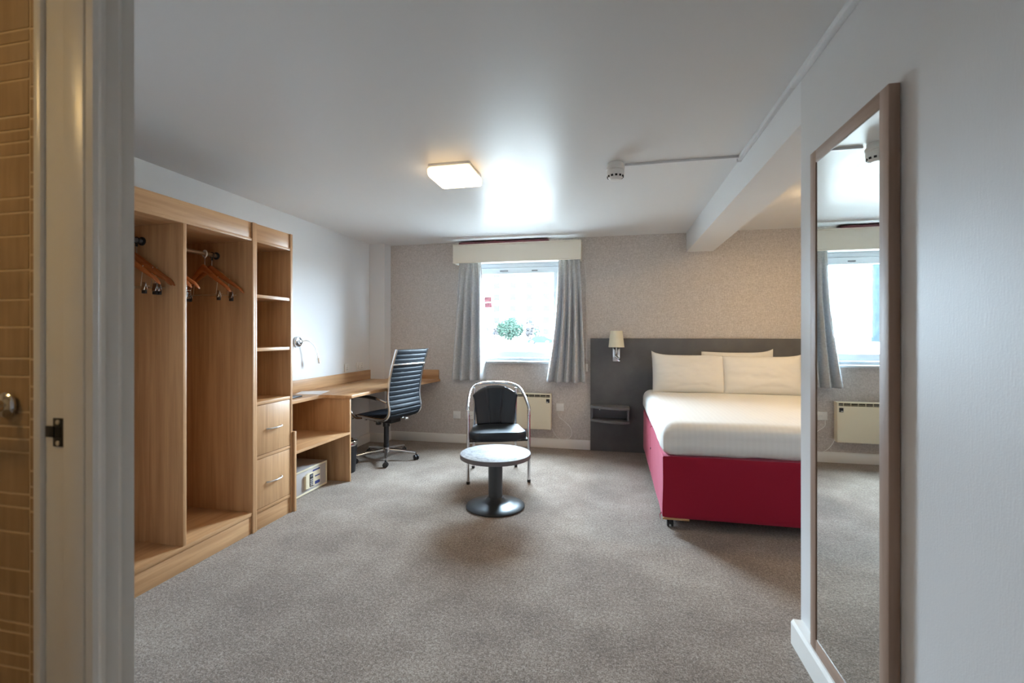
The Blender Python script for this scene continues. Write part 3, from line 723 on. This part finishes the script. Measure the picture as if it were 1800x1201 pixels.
# ------------------------------------------------------------------ mirror
Mr = thing('wall_mirror', 'tall wood-framed mirror on the right wall', 'mirror', (.75, 1.71, .09))
mx, m0, m1, z0, z1 = .735, 1.453, 1.968, .1005, 1.965
f = .047
for a, b in ((m0, m0+f), (m1-f, m1)): obj('frame_stile', G().box(mx, WR-.002, a, b, z0, z1, .002), M['mirror_wood_z'], Mr)
for a, b in ((z0, z0+f), (z1-f, z1)): obj('frame_rail', G().box(mx, WR-.002, m0+f, m1-f, a, b, .002), M['mirror_wood_y'], Mr)
obj('mirror_glass', G().box(.7385, .752, m0+f, m1-f, z0+f, z1-f), M['mirror'], Mr, smooth=0)

# ------------------------------------------------------------------ ceiling lamp, smoke detector, hidden-room lamps, added hall fill
def ceiling_lamp(label, x, y, s, h, mm, side=None, sides=False):
    t = thing('ceiling_lamp', label, 'lamp', (x, y, H-h))
    obj('base', G().box(x-s/2+.01, x+s/2-.01, y-s/2+.01, y+s/2-.01, H-.018, H, .004), M['plastic'], t)
    g = G().rbox((x, y, H-.018-(h-.022)/2), (s, s, h-.022), .022, 10)
    obj('rim', g, M['diffuser_side'], t, label='cream glowing rim')
    obj('diffuser', G().rbox((x, y, H-h+.012), (s-.016, s-.016, .024), .011, 10), mm, t)
    return t
ceiling_lamp('square lit ceiling lamp with a white diffuser in the middle of the ceiling', -1.008, 2.893, .292, .078, M['diffuser'])
ceiling_lamp('square ceiling lamp in the bed alcove behind the beam', 1.62, 3.9, .29, .078, M['bulb_alcove'])
ceiling_lamp('square ceiling lamp in the bathroom', -1.75, -.1, .29, .078, M['bulb_bath'])
ceiling_lamp('added fill lamp on the entrance hall ceiling, unseen behind the camera', -.1, -.9, .29, .078, M['hall_fill'])  # added out of view behind the camera as fill light for the entry end
t = thing('smoke_detector', 'white smoke detector on the ceiling near the beam', 'smoke detector', (.016, 3.0, H-.10))
obj('mount', G().lathe([(0, 0), (.047, 0), (.050, -.004), (.050, -.022), (.058, -.026), (.058, -.040), (.052, -.046), (0, -.046)], c=(.016, 3.0, H), n=40), M['plastic'], t)
obj('sensor_head', G().lathe([(.050, -.046), (.054, -.050), (.055, -.072), (.047, -.090), (.036, -.098), (.030, -.106), (0, -.108)], c=(.016, 3.0, H), n=40), M['plastic'], t)
g = G()
for i in range(12):
    a = 2*pi*i/12+.1; T = Matrix.Translation((.016+.0475*cos(a), 3.0+.0475*sin(a), H-.086)) @ Matrix.Rotation(a, 4, 'Z'); g.box(-.004, .004, -.007, .007, -.005, .006, T=T)
split('vent_slot', g, M['hole'], t, smooth=0)

# ------------------------------------------------------------------ round table
Tb = thing('side_table', 'low round table with pale speckled top and dark metal pedestal', 'table', (-.853, 3.345, 0))
g = G().lathe([(0, .366), (.255, .366), (.262, .369), (.262, .3985), (.258, .4005), (0, .4005)], n=72)
obj('edge_band', g, M['edge_grey'], Tb, world=False)
obj('tabletop', G().lathe([(0, .4006), (.2575, .4006), (.2555, .4018), (0, .4020)], n=72), M['tabletop'], Tb, world=False)
obj('column', G().lathe([(0, .05), (.053, .05), (.053, .366), (0, .366)], n=40), M['gunmetal'], Tb, world=False)
obj('base', G().lathe([(0, 0), (.208, 0), (.216, .004), (.217, .012), (.208, .018), (.17, .028), (.11, .040), (.075, .052), (.060, .070), (.054, .075), (0, .075)], n=72), M['gunmetal'], Tb, world=False)

# ------------------------------------------------------------------ tub chair
Tc = thing('tub_chair', 'black upholstered tub chair with chrome tube frame behind the round table', 'chair', (-1.035, 4.10, 0), radians(18.6))
half = [(.262, -.24, .02), (.262, -.24, .30), (.262, -.24, .585), (.266, -.225, .635), (.262, -.15, .675), (.248, .0, .735), (.215, .13, .785), (.13, .215, .812), (0, .245, .818)]
sp_ = spline(half, 8); full = sp_+[Vector((-p.x, p.y, p.z)) for p in sp_[::-1][1:]]
cut = 16
for s_ in (1, -1):
    leg = [(Vector((p.x*s_, p.y, p.z))) for p in sp_[:cut]]
    o = obj('leg', G().tube(leg, .0125, 14), M['chrome'], Tc, world=False, label='chrome front leg')
    obj('foot_cap', G().cyl((.262*s_, -.24, 0), (.262*s_, -.24, .024), .0155), M['black'], o, world=False)
    obj('collar', G().cyl((.262*s_, -.24, .575), (.262*s_, -.24, .59), .0145), M['chrome'], Tc, world=False)
    leg = spline([(.205*s_, .235, .02), (.200*s_, .215, .30), (.196*s_, .170, .60), (.196*s_, .160, .775)], 6)
    o = obj('leg', G().tube(leg, .0115, 14), M['chrome'], Tc, world=False, label='chrome back leg')
    obj('foot_cap', G().cyl((.205*s_, .235, 0), (.205*s_, .235, .024), .0145), M['black'], o, world=False)
obj('arm_hoop', G().tube(full[cut-1:len(full)-cut+1], .0135, 14), M['chrome'], Tc, world=False)
obj('seat_rail', G().tube([(-.255, -.23, .365), (0, -.235, .362), (.255, -.23, .365)], .010, 10).tube([(-.20, .21, .37), (.20, .21, .37)], .010, 10).tube([(.255, -.23, .365), (.20, .21, .37)], .010, 10).tube([(-.255, -.23, .365), (-.20, .21, .37)], .010, 10), M['black'], Tc, world=False)
def seatfn(p):
    k = (p.y+.03)/.24
    return Vector((p.x*(1-.11*k-.05*max(0, -k)**4), p.y-.015*(1-(p.x/.25)**2)*(1 if p.y < 0 else 0), p.z+.010*(1-(p.x/.25)**2)*(1-min(1, k*k))-.01*max(0, k)))
sq = arcp(.155, -.165, .095, -90, 0, 8) + arcp(.125, .105, .085, 0, 90, 8)
sq = sq + [(-x, y) for x, y in sq[::-1]]
seatg = G().prism(sq, .365, .438, axis=2, bev=.024, seg=5)
for v_ in seatg.bm.verts:
    p_ = v_.co; p_.y -= .012*(1-(p_.x/.25)**2)*(p_.y < 0)
    if p_.z > .42: p_.z += 0
inner = [(x*.86, y*.86-.005) for x, y in sq]
def dome(u, v):
    i = u*len(sq); a_ = int(i) % len(sq); x, y = sq[a_]; k_ = 1-v
    return Vector((x*.9*k_, (y-.02)*.9*k_-.012*k_*(y < 0), .4365+.014*(1-k_*k_)))
seatg.grid(dome, len(sq), 8, closeu=True)
obj('seat', seatg, M['vinyl'], Tc, world=False)
def backfn(off):
    def fn(u, v):
        a = u*2-1; z = .43+v*.345
        wd = .172+.042*v; zt = z if v < .7 else z - (.055*((v-.7)/.3))*abs(a)**2.5*1.2+.022*((v-.7)/.3)*(1-a*a)
        y = .165-.05*a*a+.02*v + .012*sin(v*3)
        e = min(1, (1-abs(a))/.06, v/.04, (1-v)/.05); th = off*.022*max(0, e)**.5
        for sm in (-.36, .36): th -= off*.006*1.6*math.exp(-((a-sm*(.75+.25*v))/.025)**2) if off < 0 or True else 0
        return Vector((a*wd, y+th, zt))
    return fn
g = G(); n, k = 44, 28
F = [[g.bm.verts.new(backfn(-1)(i/n, j/k)) for j in range(k+1)] for i in range(n+1)]
Q = [[F[i][j] if i in (0, n) or j in (0, k) else g.bm.verts.new(backfn(1)(i/n, j/k)) for j in range(k+1)] for i in range(n+1)]
for i in range(n):
    for j in range(k):
        g.bm.faces.new((F[i][j], F[i+1][j], F[i+1][j+1], F[i][j+1])); g.bm.faces.new((Q[i][j], Q[i][j+1], Q[i+1][j+1], Q[i+1][j]))
obj('backrest', g, M['vinyl'], Tc, world=False, smooth=70)

# ------------------------------------------------------------------ office chair
Oc = thing('office_chair', 'black ribbed leather office chair with chrome frame at the desk', 'chair', (-2.27, 4.375, 0), radians(165.1))
prof = spline([(.235, 0, .435), (.20, 0, .462), (.08, 0, .462), (-.08, 0, .450), (-.185, 0, .455), (-.237, 0, .495), (-.252, 0, .555), (-.236, 0, .64), (-.238, 0, .74), (-.262, 0, .88), (-.300, 0, 1.01), (-.342, 0, 1.135)], 16)
Ls = [0]
for a, b in zip(prof, prof[1:]): Ls.append(Ls[-1]+(b-a).length)
def at(s):
    s = max(0, min(Ls[-1]-1e-6, s))
    for i in range(len(Ls)-1):
        if Ls[i+1] >= s: t_ = (s-Ls[i])/(Ls[i+1]-Ls[i]); p = prof[i].lerp(prof[i+1], t_); d = (prof[i+1]-prof[i]).normalized(); return p, Vector((-d.z, 0, d.x))
def shell(s0, s1, pitch):
    g = G(); n = int((s1-s0)/pitch+.5); N = n*10
    rows = []
    for i in range(N+1):
        s = s0+(s1-s0)*i/N; p, nn = at(s); r = abs(sin(pi*n*i/N))**.4
        for_ = []
        for sg in (1, -1):
            th = .009+.007*r
            yy = [-.222+.444*j/8 for j in range(9)] if sg == 1 else [.222-.444*j/8 for j in range(9)]
            for y in yy: for_.append(g.bm.verts.new(p+nn*(sg*th*(1-.35*(abs(y)/.222)**6))+Vector((0, y, 0))+Vector((-.010*(1-(y/.222)**2), 0, 0))*(1 if p.z > .56 else 0)))
        rows.append(for_)
    m_ = len(rows[0])
    for a, b in zip(rows, rows[1:]):
        for j in range(m_): g.bm.faces.new((a[j], a[(j+1) % m_], b[(j+1) % m_], b[j]))
    g.bm.faces.new(rows[0][::-1]); g.bm.faces.new(rows[-1]); bmesh.ops.recalc_face_normals(g.bm, faces=g.bm.faces[:])
    return g
sj = next(Ls[i] for i, p in enumerate(prof) if p.z > .50 and p.x < -.2)
obj('seat', shell(.005, sj-.002, .048), M['leather'], Oc, world=False, smooth=60)
obj('backrest', shell(sj+.002, Ls[-1]-.004, .046), M['leather'], Oc, world=False, smooth=60)
for y in (-.236, .236):
    obj('side_frame', G().tube([p+Vector((0, y, 0)) for p in prof[2::3]]+[prof[-1]+Vector((0, y, .002))], .0165, 12, flat=(0, 1, 0)), M['chrome'], Oc, world=False)
    s_ = 1 if y > 0 else -1
    path = spline([(.10, .240*s_, .452), (.175, .262*s_, .455), (.215, .270*s_, .52), (.212, .275*s_, .62), (.16, .278*s_, .668), (0, .275*s_, .672), (-.13, .266*s_, .655), (-.225, .245*s_, .625)], 8)
    a_ = obj('armrest', G().tube(path, .010, 10), M['chrome'], Oc, world=False)
    obj('arm_pad', G().tube(path[28:48], .0155, 12), M['black'], a_, world=False)
p, nn = at(Ls[-1]-.155)
obj('back_bar', G().tube(spline([p+Vector((0, -.238, 0)), p+Vector((-.022, -.20, 0)), p+Vector((-.030, 0, 0)), p+Vector((-.022, .20, 0)), p+Vector((0, .238, 0))], 6), .0115, 10), M['chrome'], Oc, world=False)
obj('cross_bar', G().tube([(.06, -.236, .440), (.06, .236, .440)], .010, 10).tube([(-.10, -.236, .436), (-.10, .236, .436)], .010, 10), M['chrome'], Oc, world=False)
mech = obj('mechanism', G().box(-.13, .11, -.075, .075, .385, .432, .012).cyl((0, 0, .335), (0, 0, .39), .035), M['black'], Oc, world=False)
obj('tension_knob', G().cyl((.105, .0, .40), (.105, .0, .345), .028), M['black'], Oc, world=False)
obj('lever', G().tube([(-.03, -.06, .41), (-.03, -.16, .405), (-.045, -.215, .395)], .005, 8).rbox((-.052, -.235, .385), (.05, .05, .03), .012, 4), M['satin'], Oc, world=False)
obj('gas_lift', G().cyl((0, 0, .155), (0, 0, .345), .0255).cyl((0, 0, .115), (0, 0, .16), .0285), M['black'], Oc, world=False)
obj('piston', G().cyl((0, 0, .33), (0, 0, .40), .014), M['chrome'], Oc, world=False)
hub = obj('hub', G().lathe([(0, .075), (.040, .075), (.045, .080), (.042, .125), (.030, .130), (0, .130)], n=28), M['chrome'], Oc, world=False)
for i in range(5):
    a = radians(8+72*i)-radians(165.1); c, s_ = cos(a), sin(a)
    g = G().tube([(.03*c, .03*s_, .100), (.17*c, .17*s_, .092), (.305*c, .305*s_, .074)], [.021, .017, .012], 12)
    sp = obj('spoke', g, M['chrome'], Oc, world=False)
    g = G(); T = Matrix.Translation((.310*c, .310*s_, 0)) @ Matrix.Rotation(a+.9+i*1.3, 4, 'Z')
    for d in (-1, 1): g.lathe([(0, .005), (.020, .005), (.026, .008), (.026, .020), (.018, .024), (0, .024)] if d > 0 else [(0, -.024), (.018, -.024), (.026, -.020), (.026, -.008), (.020, -.005), (0, -.005)], n=20, T=T @ Matrix.Translation((0, 0, .0262)) @ Matrix.Rotation(pi/2, 4, 'Y'))
    g.cyl((.310*c, .310*s_, .026), (.310*c, .310*s_, .072), .006, n=10)
    obj('castor', g, M['black'], sp, world=False)

# ------------------------------------------------------------------ towel rail in the bathroom
Tr = thing('towel_rail', 'chrome towel rail end on the bathroom tiles at the left edge', 'towel rail', (-1.235, .722, 1.133))
T = Matrix.Translation((-1.233, .7205, 1.133)) @ Matrix.Rotation(radians(90), 4, 'X')
obj('flange', G().lathe([(0, 0), (.026, 0), (.0265, .004), (.022, .009), (.012, .012), (.009, .03), (0, .03)], n=32, T=T), M['chrome'], Tr)
obj('bar', G().tube(spline([(-1.233, .70, 1.133), (-1.233, .675, 1.133), (-1.245, .66, 1.133), (-1.30, .657, 1.133), (-1.75, .657, 1.133)], 6), .0085, 12), M['chrome'], Tr)

# ------------------------------------------------------------------ outside
struct('ground', G().box(-220, 220, 5.6, 300, -.5, -.3), M['ground'], smooth=0)
def facade(name, label, x0, x1, y, hgt, nx, nz, wm, fm, zs):
    b = thing(name, label, 'building', ((x0+x1)/2, y, -.3))
    obj('wall', G().box(x0, x1, y, y+14, -.3, hgt), wm, b, smooth=0)
    obj('parapet', G().box(x0-.3, x1+.3, y-.3, y+14.3, hgt, hgt+.7), wm, b, smooth=0)
    me = None; dx = (x1-x0)/nx
    for i in range(nx):
        for j in range(nz):
            if me is None:
                f_ = obj('window', G().box(-.9, .9, -.06, .02, 0, 1.6).box(-1.0, 1.0, -.12, .02, -.14, 0), fm, b, world=False, smooth=0); me = f_
            else: f_ = me.copy(); link(f_, b)
            f_.location = (x0+dx*(i+.5)-(x0+x1)/2, 0, zs+j*3.1)
facade('apartment_block', 'pale apartment block with rows of windows far beyond the trees', -42, -6, 122, 26, 8, 7, M['render'], M['farglass'], 1.6)
facade('office_block', 'tall blue-glazed office block at the left, seen in the mirror', -70, -52.8, 100, 24, 4, 7, M['blueglass'], M['farglass'], 1.4)
def tree(label, x, y, h, r, mm, n, seed):
    random.seed(seed); t = thing('tree', label, 'tree', (x, y, -.3), group=None)
    obj('trunk', G().cyl((x, y, -.3), (x, y, h*.6), .16, .06, n=8), M['bark'], t)
    g = G()
    for i in range(n):
        while True:
            p = Vector((random.uniform(-1, 1), random.uniform(-1, 1), random.uniform(-1, 1)))
            if p.length < 1: break
        q = Vector((x+p.x*r, y+p.y*r*.7, h*.5+p.z*h*.46)); a = Vector((random.gauss(0, 1), random.gauss(0, 1), random.gauss(0, 1))).normalized()*.17; b = a.orthogonal().normalized()*.12
        V = [g.bm.verts.new(q+a), g.bm.verts.new(q+b), g.bm.verts.new(q-a), g.bm.verts.new(q-b)]; g.bm.faces.new(V)
    obj('foliage', g, mm, t, kind='stuff', smooth=0)
tree('bright green bushy tree outside, middle of the window view', -18.6, 84, 4.6, 2.5, M['leaf'], 3200, 3)
tree('sparse bare bush outside, left of the green tree', -23.6, 90, 4.2, 2.4, M['twig'], 900, 5)
tree('thin green-grey tree outside, right of the bushy green one', -16.2, 91, 4.4, 2.0, M['twig'], 1000, 9)
tree('small dark green bush outside, rightmost of the trees in the window', -13.0, 82, 3.0, .9, M['leaf'], 200, 11)
c = thing('car', 'blue parked car outside, partly hidden by the right curtain', 'car', (-11.2, 72, -.3))
P = [(-13.1, -.05), (-13.0, .40), (-12.3, .55), (-11.8, 1.05), (-10.5, 1.08), (-9.8, .60), (-9.2, .5), (-9.1, -.05)]
obj('body', G().prism(P, 71.2, 72.8, axis=1, bev=.05), M['car'], c)
for x in (-12.3, -9.9):
    for y in (71.15, 72.65): obj('wheel', G().cyl((x, y, .02), (x, y+.2, .02), .32, n=18), M['black'], c)
